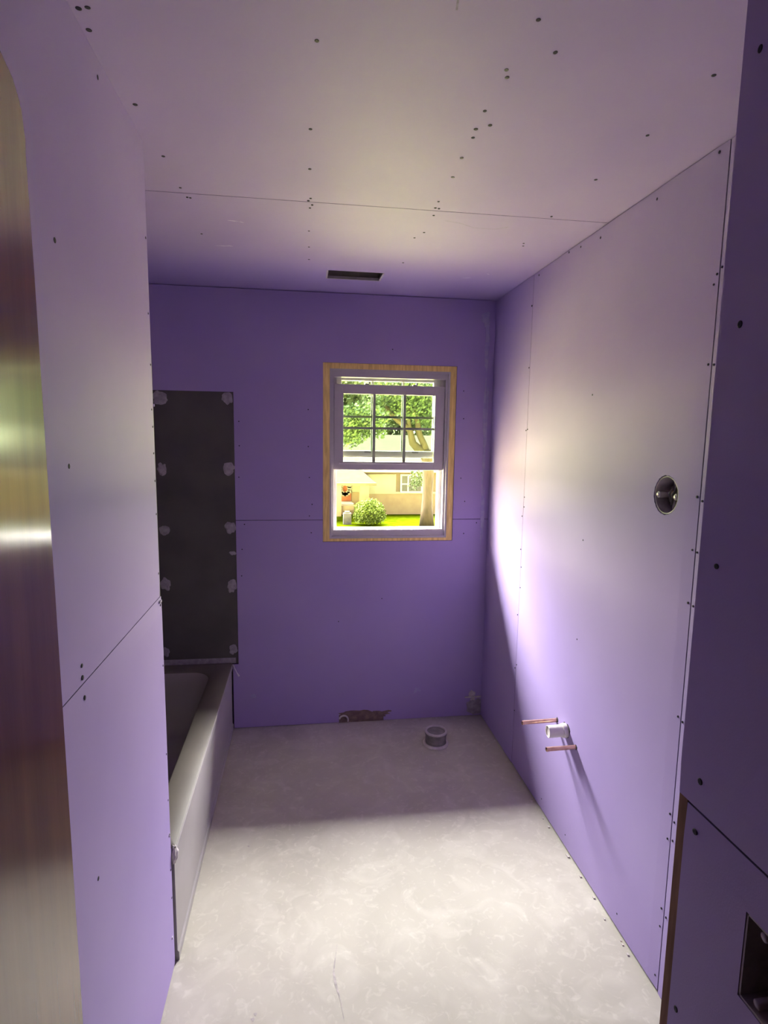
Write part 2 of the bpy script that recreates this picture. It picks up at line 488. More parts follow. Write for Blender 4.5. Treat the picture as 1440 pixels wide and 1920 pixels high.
# the duct opening: a galvanised boot seen through the hole
mb = MB()
v0, v1, v2, v3 = VENT
w = .004
mb.box(v0 - w, v0, v2 - w, v3 + w, H + .002, H + .16, 'duct')
mb.box(v1, v1 + w, v2 - w, v3 + w, H + .002, H + .16, 'duct')
mb.box(v0, v1, v2 - w, v2, H + .002, H + .16, 'duct')
mb.box(v0, v1, v3, v3 + w, H + .002, H + .16, 'duct')
mb.box(v0 - w, v1 + w, v2 - w, v3 + w, H + .16, H + .165, 'duct')
duct = thing('duct_opening', 'open rectangular duct hole in the ceiling above the window', 'vent', ((v0 + v1) / 2, (v2 + v3) / 2, H))
mb.build('duct_boot', duct)
mb = MB()
rw = .007
mb.box(v0 - .001, v0 + rw, v2, v3, H - .0008, H + .012, 'ductrim')
mb.box(v1 - rw, v1 + .001, v2, v3, H - .0008, H + .012, 'ductrim')
mb.box(v0 + rw, v1 - rw, v3 - rw, v3 + .001, H - .0008, H + .012, 'ductrim')
mb.build('rim', duct)
# pale scratches on the ceiling paper
M['scratch'] = mat('torn_paper_white', (0.78, 0.74, 0.84), 0.9, 0.2, color2=(0.6, 0.55, 0.72), scale=80)
mb = MB()
for (x, y, L, a, w_) in ((-0.245, 2.238, .045, .1, .0035), (-0.215, 2.245, .02, .4, .003), (-0.32, 2.53, .07, -.1, .003), (-0.29, 2.525, .03, .2, .004),
                        (0.86, 2.72, .03, .6, .003), (0.78, 2.80, .05, -.4, .002)):
    dx, dy = math.cos(a) * L / 2, math.sin(a) * L / 2
    mb.face([(x - dx, y - dy, H - .0006), (x, y - w_, H - .0006), (x + dx, y + dy, H - .0006), (x + .2 * dx, y + w_, H - .0006)], 'scratch')
mb.build('paper_scratch', ceiling, fixn=False)
M['smudge'] = mat('pencil_smudge', (0.26, 0.23, 0.36), 0.9, 0.2, color2=(0.35, 0.31, 0.5), scale=90)
mb = MB()
def smear(pts, w0):
    for k in range(len(pts) - 1):
        a, b = Vector(pts[k]), Vector(pts[k + 1])
        n_ = Vector((-(b - a).y, (b - a).x, 0)).normalized() * w0
        mb.face([a - n_, b - n_, b + n_, a + n_], 'smudge')
smear([(0.262, 1.055, H - .0005), (0.270, 1.08, H - .0005), (0.275, 1.11, H - .0005)], .002)
smear([(0.50, 2.10, H - .0005), (0.56, 2.115, H - .0005), (0.62, 2.15, H - .0005), (0.70, 2.15, H - .0005), (0.74, 2.12, H - .0005)], .0012)
mb.build('pencil_mark', ceiling, fixn=False)

# ------------------------------------------------------------------ right wall
mb = MB()
Pr = lambda u, v, d: (XR + d, u, v)
BOX = (1.573, 1.522, 0.0585)
ZT = H - 0.003
mb.sheet(Pr, vtap(YD - .1, 1.4225, False, True), [(0.004, 0), (ZT, 0)])
mb.sheet(Pr, vtap(1.4265, 2.6800), [(0.012, 0), (ZT, 0)], circle=BOX)
mb.sheet(Pr, vtap(2.6825, D, True, False), [(0.008, 0), (ZT, 0)])
mb.box(XR + .0126, XR + .13, -4.0, D + .15, 1.625, H + .0126, 'gap')
mb.box(XR + .0126, XR + .13, -4.0, D + .15, 0, 1.42, 'gap')
mb.box(XR + .0126, XR + .13, -4.0, 1.48, 1.42, 1.625, 'gap')
mb.box(XR + .0126, XR + .13, 1.67, D + .15, 1.42, 1.625, 'gap')
mb.box(XR + .10, XR + .13, 1.48, 1.67, 1.42, 1.625, 'gap')
wall_right = tag(mb.build('wall_right', fixn=False), 'purple drywall wall with vertical seams and pipe stubs', 'wall', kind='structure')
for (y, z) in [(1.463, 2.423), (1.728, 2.409), (2.066, 2.405), (2.218, 2.42), (2.32, 2.43), (2.62, 2.42), (2.055, 1.847), (1.433, 2.114), (1.442, 2.09),
               (1.416, 2.127), (1.437, 1.885), (1.415, 1.882), (1.436, 1.531), (1.414, 1.522), (1.437, 1.383), (1.417, 1.380), (1.436, 1.232),
               (1.414, 1.229), (1.416, 0.888), (1.437, 0.894), (1.435, 0.591), (1.414, 0.579), (1.437, 0.51), (1.414, .52), (1.437, .28), (1.414, .27),
               (1.437, .22), (1.44, .05), (2.69, 2.30), (2.69, 2.016), (2.673, 1.725), (2.691, 1.72), (2.672, 1.398), (2.671, 1.35), (2.691, 1.302), (2.689, 1.136),
               (2.671, 1.05), (2.671, 0.946), (2.691, .80), (2.672, 0.544), (2.691, .52), (2.672, .30), (2.06, 1.297), (2.06, .90), (1.66, .06), (2.06, .06), (2.3, .06)]:
    put_screw(wall_right, (XR, y, z), (-1, 0, 0), 0.62 if z < 2.2 else .8)
M['paperband'] = mat('paper_edge_band', (0.33, 0.27, 0.58), 0.7, 0.3, color2=(0.37, 0.31, 0.63), scale=10, stretch=(1, 1, .2))

# ------------------------------------------------------------------ back wall
WX0, WX1, WZ0, WZ1 = 0.110, 0.857, 1.087, 2.075
ZS = 1.212
BX = -0.368                         # right edge of the black board
mb = MB()
Pb = lambda u, v, d: (u, D + d, v)
mb.sheet(Pb, [(-.3965, 0), (XR, 0)], [(0.004, 0), (ZS - .0015, T), (ZS - .05, 0)], holes=[(WX0, WX1, WZ0, ZS + 1), (-.5, BX + .002, .388, ZS + 1), (0.205, 0.47, 0.0, 0.050)])
mb.sheet(Pb, [(XT - .02, 0), (BX + .002, 0), (XR, 0)], [(ZS + .0015, T), (ZS + .05, 0), (ZT, 0)],
         holes=[(WX0, WX1, 0, WZ1), (XT - .1, BX + .002, 0, 1.905)])
mb.box(-1.9, WX0, D + .0126, D + .11, -.06, H + .0126, 'gap')
mb.box(WX1, XR + .13, D + .0126, D + .11, -.06, H + .0126, 'gap')
mb.box(WX0, WX1, D + .0126, D + .11, -.06, WZ0, 'gap')
mb.box(WX0, WX1, D + .0126, D + .11, WZ1, H + .0126, 'gap')
# outer cladding
for a in ((-4.0, WX0 + .03, GZ, 3.2), (WX1 - .03, 5.0, GZ, 3.2), (WX0 + .03, WX1 - .03, GZ, WZ0 + .012), (WX0 + .03, WX1 - .03, WZ1 - .025, 3.2)):
    mb.box(a[0], a[1], D + .111, D + .15, a[2], a[3], 'housetrim')
wall_back = tag(mb.build('wall_back', fixn=False), 'deep purple drywall wall around the window', 'wall', kind='structure')
for (x, z) in [(0.49, 2.155), (0.898, 1.941), (0.903, 1.787), (0.925, 1.316), (0.925, 1.128), (0.898, 1.45), (0.035, 1.235), (-.32, 1.19), (-.34, 1.75), (-.34, 1.62),
               (-.345, 1.45), (-.335, 1.05), (-.34, .90), (0.03, 1.82), (0.03, 1.62), (0.035, 1.45), (0.05, 1.30), (0.045, 1.14), (1.0, 1.19), (0.45, .75), (.2, .62)]:
    put_screw(wall_back, (x, D, z), (0, -1, 0), 0.62)
# joint compound smears: in the corner and low on the wall
def blob(mb, P, u, v, ru, rv, m, seed, th=.0018, n_=22, rag=.35):
    ring = []
    for k in range(n_):
        a = 2 * math.pi * k / n_
        r = 1 + rag * noise.noise(Vector((1.7 * math.cos(a) + seed, 1.7 * math.sin(a), seed * .7))) + rag * .5 * noise.noise(Vector((4 * math.cos(a), 4 * math.sin(a) + seed, 2)))
        ring.append((u + ru * r * math.cos(a), v + rv * r * math.sin(a)))
    for k in range(n_):
        k2 = (k + 1) % n_
        i1 = (u + .7 * (ring[k][0] - u), v + .7 * (ring[k][1] - v)); i2 = (u + .7 * (ring[k2][0] - u), v + .7 * (ring[k2][1] - v))
        mb.face([P(*ring[k], 0), P(*ring[k2], 0), P(*i2, -th), P(*i1, -th)], m)
        mb.face([P(u, v, -th), P(*i1, -th), P(*i2, -th)], m)
mb = MB()
blob(mb, Pb, 1.012, 2.335, .024, .035, 'mud', 1.0, rag=.6)
blob(mb, Pb, 1.025, 2.20, .013, .12, 'mud', 2.0, .0012, rag=.5)
blob(mb, Pb, 1.030, 1.72, .012, .30, 'mud', 3.0, .0012, 40, rag=.7)
blob(mb, Pb, 1.034, 1.25, .010, .16, 'mud', 4.0, .0012, 30, rag=.7)
blob(mb, Pb, 0.668, 0.180, .020, .014, 'mud', 5.0, .0008, rag=.8)
blob(mb, Pb, -0.283, 0.192, .014, .010, 'mud', 6.0, .0008, rag=.8)
mb.build('compound_smear', wall_back, fixn=False)
# ragged hole at the foot of the back wall: brown backing, pipe end, torn paper
mb = MB()
mb.box(0.203, 0.472, D + .004, D + .0135, -.002, 0.052, 'brown')
blob(mb, Pb, 0.34, 0.040, .125, .030, 'brown', 7.0, .001, 34, rag=.55)
blob(mb, Pb, 0.46, 0.052, .06, .012, 'brown', 8.0, .0008, 24, rag=.9)
mb.build('torn_opening', wall_back, fixn=False)
mb = MB()
pts = [(0.232 + .026 * math.cos(a), D - .004, .018 + .028 * math.sin(a)) for a in [math.pi * k / 10 for k in range(-1, 10)]]
mb.tube(pts, .0055, 'ring')
hose = mb.build('torn_paper_curl', wall_back, smooth=True)
# small grey patch low in the right corner with a pale horizontal lip
mb = MB()
blob(mb, Pb, 1.028, 0.060, .055, .058, 'mortar', 9.0, .0015, 26, rag=.4)
mb.build('grey_patch', wall_back, fixn=False)
mb = MB()
blob(mb, Pb, 1.010, 0.140, .022, .022, 'ring', 10.0, .002, rag=.5)
blob(mb, Pb, 1.015, 0.108, .016, .008, 'ring', 12.0, .002, rag=.5)
mb.box(0.965, XR - .003, D - .007, D - .0005, .119, .127, 'ring')
mb.build('pale_lip', wall_back, fixn=False)

# ------------------------------------------------------------------ left wall and partition end
mb = MB()
Pl = lambda u, v, d: (XL - d, u, v)
mb.sheet(Pl, [(-3.98, 0), (1.697, 0)], [(ZS + .0012, T), (ZS + .05, 0), (ZT + .002, 0)])
mb.sheet(Pl, [(-3.98, 0), (1.712, 0)], [(0.004, 0), (ZS - .05, 0), (ZS - .0012, T)])
mb.box(XL - .0126, XL - .10, -4.0, 1.697, 0, H + .0126, 'gap')
mb.box(XL - .10, -1.9, 1.66, 1.698, 0, H + .0126, 'gap')
mb.box(-1.9, -1.86, -4.0, 1.66, 0, H + .0126, 'gap')
# the alcove side, drywall above the board
mb.box(XL - .013, XT - .02, 1.698, 1.7095, 1.905, ZT, 'drywall')
wall_left = tag(mb.build('wall_left', fixn=False), 'pale purple drywall partition with a level seam', 'wall', kind='structure')
for (y, z) in [(1.086, 2.002), (1.092, 1.623), (1.099, 1.25), (1.1, 1.226), (1.105, 1.184), (1.121, 0.793), (1.684, 2.196), (1.682, 2.002),
               (1.686, 1.868), (1.680, 1.747), (1.684, 1.700), (1.684, 1.627), (1.686, 1.55), (1.687, 1.456), (1.688, 1.284), (1.697, 1.188),
               (1.700, 1.003), (1.700, 0.724), (1.700, 0.574), (1.700, 0.34), (1.700, 0.245), (1.35, 2.40), (1.13, 2.41), (0.93, 1.9)]:
    put_screw(wall_left, (XL, y, z), (1, 0, 0), 0.62 if y > 1.6 else .85)
mb = MB()
for k in range(7):
    y, z = 1.69 + rnd.uniform(-.006, .01), rnd.choice([2.03, 1.79, 1.20, .46, .40, 1.76, .12])
    mb.box(XL - .004, XL + .003, y - .003, y + .004, z - .004, z + .003, 'gypsum')
mb.build('paper_fray', wall_left)
# tub alcove long wall
mb = MB()
mb.box(XT - .0125, XT - .0005, 1.70, D + .0125, 1.905, ZT, 'drywall')
mb.box(-1.9, XT - .013, 1.698, D + .15, 0, H + .0126, 'gap')
wall_alcove = tag(mb.build('wall_alcove'), 'purple drywall side wall of the tub alcove', 'wall', kind='structure')

# black boards round the tub
def board(name, label, x0, x1, y0, y1, z0, z1, dabs):
    t = thing(name, label, 'wall board', ((x0 + x1) / 2, (y0 + y1) / 2, z0), 'black tub surround boards')
    mb = MB(); mb.box(x0, x1, y0, y1, z0, z1, 'board'); mb.build('board_panel', t)
    return t
bb = board('cement_board', 'black cement board on the back wall at the foot of the tub', XT, BX, D, D + .0122, .395, 1.903, None)
for (x, z, ru, rv, sd) in ((-0.398, 1.870, .030, .030, 1.1), (-0.398, 1.497, .030, .034, 2.2), (-0.396, 1.172, .031, .034, 3.3), (-0.394, .845, .033, .040, 4.4),
                           (-0.393, .475, .032, .026, 5.5), (-0.742, 1.865, .034, .034, 6.6), (-0.745, 1.49, .024, .034, 7.7), (-0.745, 1.16, .026, .03, 8.8),
                           (-0.748, .862, .028, .034, 9.9), (-0.76, .475, .022, .026, 10.1), (-0.385, 1.03, .016, .012, 3.7)):
    mb = MB()
    ru_ = min(ru, (BX - .001 - x) / 1.0) if x > -.5 else ru
    blob(mb, Pb, x, z, ru_, rv, 'mortar', sd, .0025, 24, rag=.35)
    mb.build('mortar_dab', bb, fixn=False)
board('cement_board', 'black cement board edge on the end of the left partition above the tub', XT, XL - .006, 1.7125, 1.7245, .40, 1.903, None)
board('cement_board', 'black cement board on the long wall behind the tub', XT - .012, XT, 1.725, D, .395, 1.903, None)

# ------------------------------------------------------------------ entry wall (dark, on the right, close)
SW = (0.452, 0.541, 1.030, 1.140)
mb = MB()
Pd = lambda u, v, d: (XD + d, u, v)
mb.sheet(Pd, [(-3.98, 0), (0.673, 0)], [(ZS - .008, T), (ZS + .04, 0), (ZT, 0)])
mb.sheet(Pd, [(-3.98, 0), (0.655, 0)], [(0.004, 0), (ZS - .06, 0), (ZS - .011, T)], holes=[SW])
# framing behind, with a hollow for the switch box
mb.box(XD + .0126, XD + .10, -4.0, SW[0] - .01, 0, H + .0126, 'gap')
mb.box(XD + .0126, XD + .10, SW[0] - .01, SW[1] + .01, 0, SW[2] - .01, 'gap')
mb.box(XD + .0126, XD + .10, SW[0] - .01, SW[1] + .01, SW[3] + .01, H + .0126, 'gap')
mb.box(XD + .0126, XD + .10, SW[1] + .01, 0.653, 0, H + .0126, 'gap')
mb.box(XD + .002, XD + .05, 0.6565, 0.673, 0.0, ZS - .002, 'stud_dark')
mb.box(XD + .0127, XD + .05, 0.6565, 0.673, ZS + .0, ZS + .002, 'gap')
mb.box(XD + .0127, XD + .10, 0.6531, 0.660, ZS, H, 'gap')
mb.box(XD + .051, XR + .012, 0.661, 0.6735, 0.0, ZT, 'drywall')      # return facing the window
wall_entry = tag(mb.build('wall_entry', fixn=False), 'dark purple drywall side of the entry', 'wall', kind='structure')
for (y, z) in ((0.646, 2.122), (0.638, 1.821), (0.640, 1.529), (0.634, 1.244), (0.635, 1.172), (.64, .9), (.45, 1.25)):
    put_screw(wall_entry, (XD, y, z), (-1, 0, 0), 0.8)
t = thing('switch_box', 'open dark switch box cut into the dark entry wall', 'electrical box', (XD, (SW[0] + SW[1]) / 2, (SW[2] + SW[3]) / 2))
mb = MB()
y0, y1, z0, z1 = SW
for q in ((y0, y0 + .003, z0, z1), (y1 - .003, y1, z0, z1), (y0, y1, z0, z0 + .003), (y0, y1, z1 - .003, z1)):
    mb.box(XD + .001, XD + .06, q[0], q[1], q[2], q[3], 'boxplastic')
mb.box(XD + .058, XD + .061, y0, y1, z0, z1, 'boxplastic')
mb.build('box_shell', t)
for (yy, zz) in ((y0 + .022, z1 - .012), (y0 + .022, z0 + .012), (y1 - .024, z1 - .012), (y1 - .024, z0 + .012)):
    mb = MB()
    mb.lathe((XD + .004, yy, zz), (1, 0, 0), [(.002, -.001), (.0055, 0), (.0055, .03)], 'boxplastic', 12, (True, True))
    mb.build('screw_boss', t, smooth=True)
for k, (ya, c) in enumerate(((y0 + .03, 'wire'), (y0 + .05, 'brown'), (y0 + .062, 'wire'))):
    mb = MB()
    mb.tube([(XD + .056, ya, z1 - .02), (XD + .03, ya + .006, z1 - .03), (XD + .016, ya + .002, z1 - .055), (XD + .02, ya - .012, z1 - .075), (XD + .04, ya, z0 + .012)], .0028, c)
    mb.build('wire', t, smooth=True)

# unseen shell behind the camera so the hall is dark
mb = MB()
mb.box(-1.9, 1.9, -4.05, -4.0, -.06, H + .2, 'hall_absorber')
tag(mb.build('wall_near'), 'unseen wall closing the hallway, made dark to cut bounced light', 'wall', kind='structure')

# ------------------------------------------------------------------ door leaf at the left, close
dt = thing('door_1', 'brown varnished wooden door standing open beside the left wall', 'door', (-0.30, 0.30, 0.012))
dt['kind'] = 'structure'
bm = bmesh.new()
# leaf profile in YZ with a worn, rounded top far corner
prof = [(-0.08, 0.012), (0.690, 0.012), (0.682, 1.2), (0.676, 1.85), (0.672, 1.985), (0.664, 2.008), (0.648, 2.022), (0.62, 2.030), (-0.08, 2.032)]
dx_ = lambda y: -0.278 + (0.69 - y) * 0.09
va = [bm.verts.new((dx_(y), y, z)) for y, z in prof]
vb = [bm.verts.new((dx_(y) - .036, y - .003, z)) for y, z in prof]
bm.faces.new(va); bm.faces.new(list(reversed(vb)))
for k in range(len(prof)):
    k2 = (k + 1) % len(prof)
    bm.faces.new((va[k2], va[k], vb[k], vb[k2]))
bmesh.ops.recalc_face_normals(bm, faces=bm.faces)
me = bpy.data.meshes.new('door_leaf'); bm.to_mesh(me); bm.free()
me.materials.append(M['door'])
leaf = bpy.data.objects.new('door_leaf', me); col.objects.link(leaf)
leaf.parent = dt; leaf.matrix_parent_inverse = Matrix.Translation(-dt.location)
md = leaf.modifiers.new('bevel', 'BEVEL'); md.width = .003; md.segments = 3; md.limit_method = 'ANGLE'
mb = MB()
mb.tube([(-0.2800, .655, 2.017), (-0.2795, .6655, 2.002), (-0.2795, .6715, 1.975), (-0.2795, .6735, 1.945)], [.0015, .0035, .003, .001], 'chip', 8)
tag(mb.build('worn_corner', dt, smooth=True), 'pale worn strip at the top corner of the door')

# ------------------------------------------------------------------ bathtub
tub = thing('bathtub', 'off-white alcove bathtub with a plain apron under the black board', 'bathtub', (-.79, 2.47, 0))
TX0, TX1, TY0, TY1, TZ = XT + .0005, -0.399, 1.7255, D - .0005, 0.398
def rring(x0, x1, y0, y1, r, z, n_=6):
    o = []
    for (cx, cy, a0) in ((x1 - r, y1 - r, 0), (x0 + r, y1 - r, 90), (x0 + r, y0 + r, 180), (x1 - r, y0 + r, 270)):
        for k in range(n_ + 1):
            a = math.radians(a0 + 90 * k / n_)
            o.append((cx + r * math.cos(a), cy + r * math.sin(a), z))
    return o
mb = MB()
rings = [rring(TX0, TX1, TY0, TY1, .004, TZ - .004), rring(TX0 + .004, TX1 - .004, TY0 + .004, TY1 - .004, .004, TZ)]
ir = [rring(TX0 + .06, TX1 - .095, TY0 + .085, TY1 - .10, .10, TZ), rring(TX0 + .066, TX1 - .102, TY0 + .092, TY1 - .107, .10, TZ - .006),
      rring(TX0 + .075, TX1 - .112, TY0 + .13, TY1 - .13, .11, TZ - .10), rring(TX0 + .10, TX1 - .135, TY0 + .22, TY1 - .17, .12, .10),
      rring(TX0 + .14, TX1 - .17, TY0 + .27, TY1 - .21, .12, .065)]
seq = rings + ir
for q_, (a, b) in enumerate(zip(seq[:-1], seq[1:])):
    n_ = len(a)
    for k in range(n_):
        k2 = (k + 1) % n_
        mb.face([a[k], a[k2], b[k2], b[k]], 'tubrim' if q_ < 3 else 'tubin')
mb.face(ir[-1], 'tubin')
basin = mb.build('basin', tub, merge=True)
smooth_angle(basin, 50)
mb = MB()      # apron: slightly raised panel with a rolled top lip
prof = [(TX1 - .014, TZ - .004), (TX1 - .003, TZ - .0045), (TX1 + .001, TZ - .010), (TX1 + .001, TZ - .034), (TX1 - .006, TZ - .042), (TX1 - .006, .035),
        (TX1 - .001, .028), (TX1 - .001, .001), (TX1 - .03, .001), (TX1 - .03, TZ - .02)]
for k in range(len(prof)):
    k2 = (k + 1) % len(prof)
    mb.face([(prof[k][0], TY0, prof[k][1]), (prof[k2][0], TY0, prof[k2][1]), (prof[k2][0], TY1, prof[k2][1]), (prof[k][0], TY1, prof[k][1])], 'tub')
mb.face([(a, TY0, b) for a, b in prof], 'tub'); mb.face([(a, TY1, b) for a, b in prof], 'tub')
ap = mb.build('apron', tub, merge=True)
mb = MB()
mb.lathe((-.79, TY0 + .30, .0655), (0, 0, 1), [(.034, 0), (.034, .003), (.02, .004), (.018, .001)], 'boxmetal', 24, (False, True))
mb.build('drain', tub, smooth=True)
mb = MB()      # grey flange strip along the back wall above the rim
mb.box(TX0, BX - .012, D - .004, D - .0006, TZ - .002, TZ + .030, 'mortar')
mb.build('end_flange', tub)
# sealant string hanging at the far tub corner, foam lump at the near one
mb = MB()
mb.tube([(TX1 + .004, D - .010, .392), (TX1 + .012, D - .016, .372), (TX1 + .024, D - .016, .345), (TX1 + .036, D - .012, .322)], [.004, .003, .003, .006], 'gypsum', 8)
tag(mb.build('sealant_string', smooth=True), 'thin pale string of sealant hanging at the far corner of the tub', 'sealant')
bm = bmesh.new()
bmesh.ops.create_icosphere(bm, subdivisions=3, radius=1)
for v in bm.verts:
    p = v.co.copy()
    q = 1 + .35 * noise.noise(p * 2.2)
    v.co = Vector((TX1 - .008 + p.x * .013 * q, YP + .012 + p.y * .014 * q, .370 + p.z * .030 * q))
me = bpy.data.meshes.new('foam_lump'); bm.to_mesh(me); bm.free()
me.materials.append(M['ring'])
o = bpy.data.objects.new('foam_lump', me); col.objects.link(o); smooth_angle(o, 60)
tag(o, 'grey lump of foam squeezed between the partition end and the near tub corner', 'foam')

# ------------------------------------------------------------------ toilet flange pipe
t = thing('floor_drain_pipe', 'capped grey toilet waste pipe standing up from the floor', 'pipe', (0.722, 2.925, 0))
mb = MB()
mb.lathe((0.722, 2.925, 0), (0, 0, 1), [(.070, 0), (.071, .006), (.066, .012), (.058, .013), (.056, .010)], 'ring', 40)
mb.build('floor_collar', t, smooth=True)
mb = MB()
mb.lathe((0.722, 2.925, 0), (0, 0, 1), [(.056, .002), (.057, .060), (.061, .062), (.062, .070), (.060, .076), (.054, .077), (.052, .072), (.049, .069), (.020, .068), (.0005, .068)], 'abs', 40)
smooth_angle(mb.build('pipe_body', t), 50)
mb = MB()
mb.lathe((0.722, 2.925, 0), (0, 0, 1), [(.0618, .068), (.0618, .0755), (.0590, .0790), (.051, .0790), (.0495, .072)], 'ring', 40)
mb.build('cap_rim', t, smooth=True)

# ------------------------------------------------------------------ pipe stubs on the right wall
def stub(y, z, L, r, label, name, m, group=None, cut=None):
    t = thing(name, label, 'pipe', (XR, y, z), group)
    mb = MB()
    dr = (-1, 0.02, -0.03)
    mb.lathe((XR + .01, y, z), dr, [(r, 0), (r, L + .01), (r * .82, L + .0105), (r * .78, L - .01), (r * .75, .02)], m, 28)
    smooth_angle(mb.build('pipe_stub', t), 45)
    return t
t = stub(2.197, 0.492, .150, .0085, 'copper supply stub out of the right wall, the farther one, above the white drain', 'supply_pipe', 'copper', 'copper supply stubs')
mb = MB(); mb.lathe((XR - .142, 2.199, .4875), (-1, .02, -.03), [(.0088, 0), (.0092, .002), (.0092, .010), (.0055, .0125), (.0005, .013)], 'copper', 24)
smooth_angle(mb.build('end_cap', t))
t = stub(2.020, 0.470, .118, .0085, 'copper supply stub out of the right wall, the nearer one, below the white drain', 'supply_pipe', 'copper', 'copper supply stubs')
mb = MB(); mb.lathe((XR - .110, 2.022, .4665), (-1, .02, -.03), [(.0088, 0), (.0092, .002), (.0092, .010), (.0055, .0125), (.0005, .013)], 'copper', 24)
smooth_angle(mb.build('end_cap', t))
t = thing('drain_pipe', 'short white plastic sink drain stub between the two copper stubs', 'pipe', (XR, 2.107, .492))
mb = MB()
mb.lathe((XR + .01, 2.107, .494), (-1, 0.02, -.03), [(.0245, 0), (.0245, .088), (.0228, .0885), (.0224, .084), (.0001, .0835)], 'pvc', 40)
smooth_angle(mb.build('pipe_stub', t), 45)
mb = MB()
mb.lathe((XR + .004, 2.107, .494), (-1, 0.02, -.03), [(.0275, 0), (.0285, .004), (.0285, .020), (.0275, .022), (.0245, .022)], 'pvc', 40)
smooth_angle(mb.build('coupling', t), 45)
# dark oversize cut-outs round the pipes
mb = MB()
for (y, z, r, sd) in ((2.190, .497, .0105, 1.3), (2.016, .4715, .0105, 2.5), (2.102, .498, .0300, 3.1)):
    blob(mb, Pr, y, z, r, r, 'gap', sd, .0005, 20, rag=.3)
mb.build('pipe_cutout', wall_right, fixn=False)

# ------------------------------------------------------------------ round electrical box in the right wall
t = thing('junction_box', 'open round grey electrical box set in the right wall', 'electrical box', (XR, BOX[0], BOX[1]))
by, bz = BOX[0], BOX[1]
mb = MB()
mb.lathe((XR, by, bz), (1, 0, 0), [(.0535, .002), (.0565, .0015), (.0568, .004), (.0555, .012), (.0545, .06), (.0001, .06)], 'boxplastic', 48)
mb.lathe((XR, by, bz), (1, 0, 0), [(.0535, .002), (.0525, .005), (.0520, .055), (.0001, .056)], 'boxplastic', 48)
smooth_angle(mb.build('box_shell', t), 45)
for s_ in (-1, 1):
    mb = MB()
    mb.lathe((XR + .004, by + s_ * .041, bz - .002), (1, 0, 0), [(.004, -.001), (.0095, 0), (.0095, .045)], 'boxplastic', 20, (True, True))
    b_ = mb.build('screw_boss', t, smooth=False)
    mb = MB()
    mb.lathe((XR + .003, by + s_ * .041, bz - .002), (-1, 0, 0), [(.0052, 0), (.0055, .0015), (.0040, .003), (.0008, .0024)], 'boxmetal', 16, (False, True))
    mb.build('screw_head', b_, smooth=True)
for (ya, za, yb, zb, c) in ((-.015, .020, .010, -.030, 'wire'), (.005, .022, .015, -.020, 'wire'), (.018, .015, -.02, -.022, 'brown')):
    mb = MB()
    mb.tube([(XR + .052, by + ya, bz + za), (XR + .03, by + ya * .8, bz + za + .006), (XR + .02, by + (ya + yb) / 2, bz), (XR + .028, by + yb, bz + zb), (XR + .05, by + yb, bz + zb)], .0042, c)
    mb.build('wire', t, smooth=True)
mb = MB()
mb.box(XR + .028, XR + .033, by - .006, by + .006, bz - .045, bz + .045, 'boxplastic')
mb.box(XR + .029, XR + .032, by - .045, by + .045, bz - .006, bz + .006, 'boxplastic')
mb.build('cross_bracket', t)

# ------------------------------------------------------------------ window
win = thing('window_1', 'white double-hung window with the lower sash raised, framed in bare wood', 'window', (0.484, D, WZ0))
win['kind'] = 'structure'
def frame_box(mb, x0, x1, z0, z1, wl_, wr, wb, wt, y0, y1, m):
    mb.box(x0, x0 + wl_, y0, y1, z0, z1, m)
    mb.box(x1 - wr, x1, y0, y1, z0, z1, m)
    mb.box(x0 + wl_, x1 - wr, y0, y1, z0, z0 + wb, m)
    mb.box(x0 + wl_, x1 - wr, y0, y1, z1 - wt, z1, m)
mb = MB()
frame_box(mb, WX0 + .001, WX1 - .001, WZ0 + .001, WZ1 - .001, .036, .034, .016, .030, D + .004, D + .110, 'wood')
mb.build('rough_frame', win)
VX0, VX1, VZ0, VZ1 = 0.147, 0.8225, 1.104, 2.0445
mb = MB()
frame_box(mb, VX0, VX1, VZ0, VZ1, .012, .012, .012, .014, D + .006, D + .03, 'vinyl')
frame_box(mb, VX0 + .001, VX1 - .001, VZ0 + .001, VZ1 - .001, .022, .024, .045, .042, D + .016, D + .135, 'vinyl')
frame_box(mb, VX0 + .002, VX1 - .002, VZ0 + .002, VZ1 - .002, .040, .042, .030, .036, D + .058, D + .066, 'vinyl')   # track rib
frame_box(mb, VX0 + .002, VX1 - .002, VZ0 + .002, VZ1 - .002, .040, .042, .026, .034, D + .100, D + .108, 'vinyl')
mb.box(VX0 + .001, VX1 - .001, D + .02, D + .05, VZ0 + .045, VZ0 + .050, 'vinyl')
mb.build('window_frame', win, bevel=.0012)
mb = MB()
mb.box(VX0 + .02, VX1 - .02, D + .10, D + .17, VZ0 - .01, VZ0 + .020, 'vinyl')
mb.build('window_sill', win)
# raised lower sash (inner track)
SX0, SX1, SZ0, SZ1 = 0.172, 0.7965, 1.492, 1.964
ys = D + .026
sash = bpy.data.objects.new('sash', None)
mb = MB()
frame_box(mb, SX0, SX1, SZ0, SZ1, .052, .0545, .046, .051, ys, ys + .030, 'vinyl')
mb.box(SX0 + .03, SX1 - .03, ys - .006, ys, SZ0 + .034, SZ0 + .042, 'vinyl')
sash = mb.build('sash', win, bevel=.002)
gx0, gx1, gz0, gz1 = SX0 + .052, SX1 - .0545, SZ0 + .046, SZ1 - .051
mb = MB()
for f_ in (1, 2):
    xm = gx0 + (gx1 - gx0) * f_ / 3
    mb.box(xm - .008, xm + .008, ys + .011, ys + .017, gz0, gz1, 'muntin')
zm = (gz0 + gz1) / 2
mb.box(gx0, gx1, ys + .0105, ys + .0165, zm - .0065, zm + .0065, 'muntin')
mb.build('grille', sash)
mb = MB(); mb.box(gx0 - .003, gx1 + .003, ys + .0195, ys + .0215, gz0 - .003, gz1 + .003, 'glass'); mb.build('glass_pane', sash)
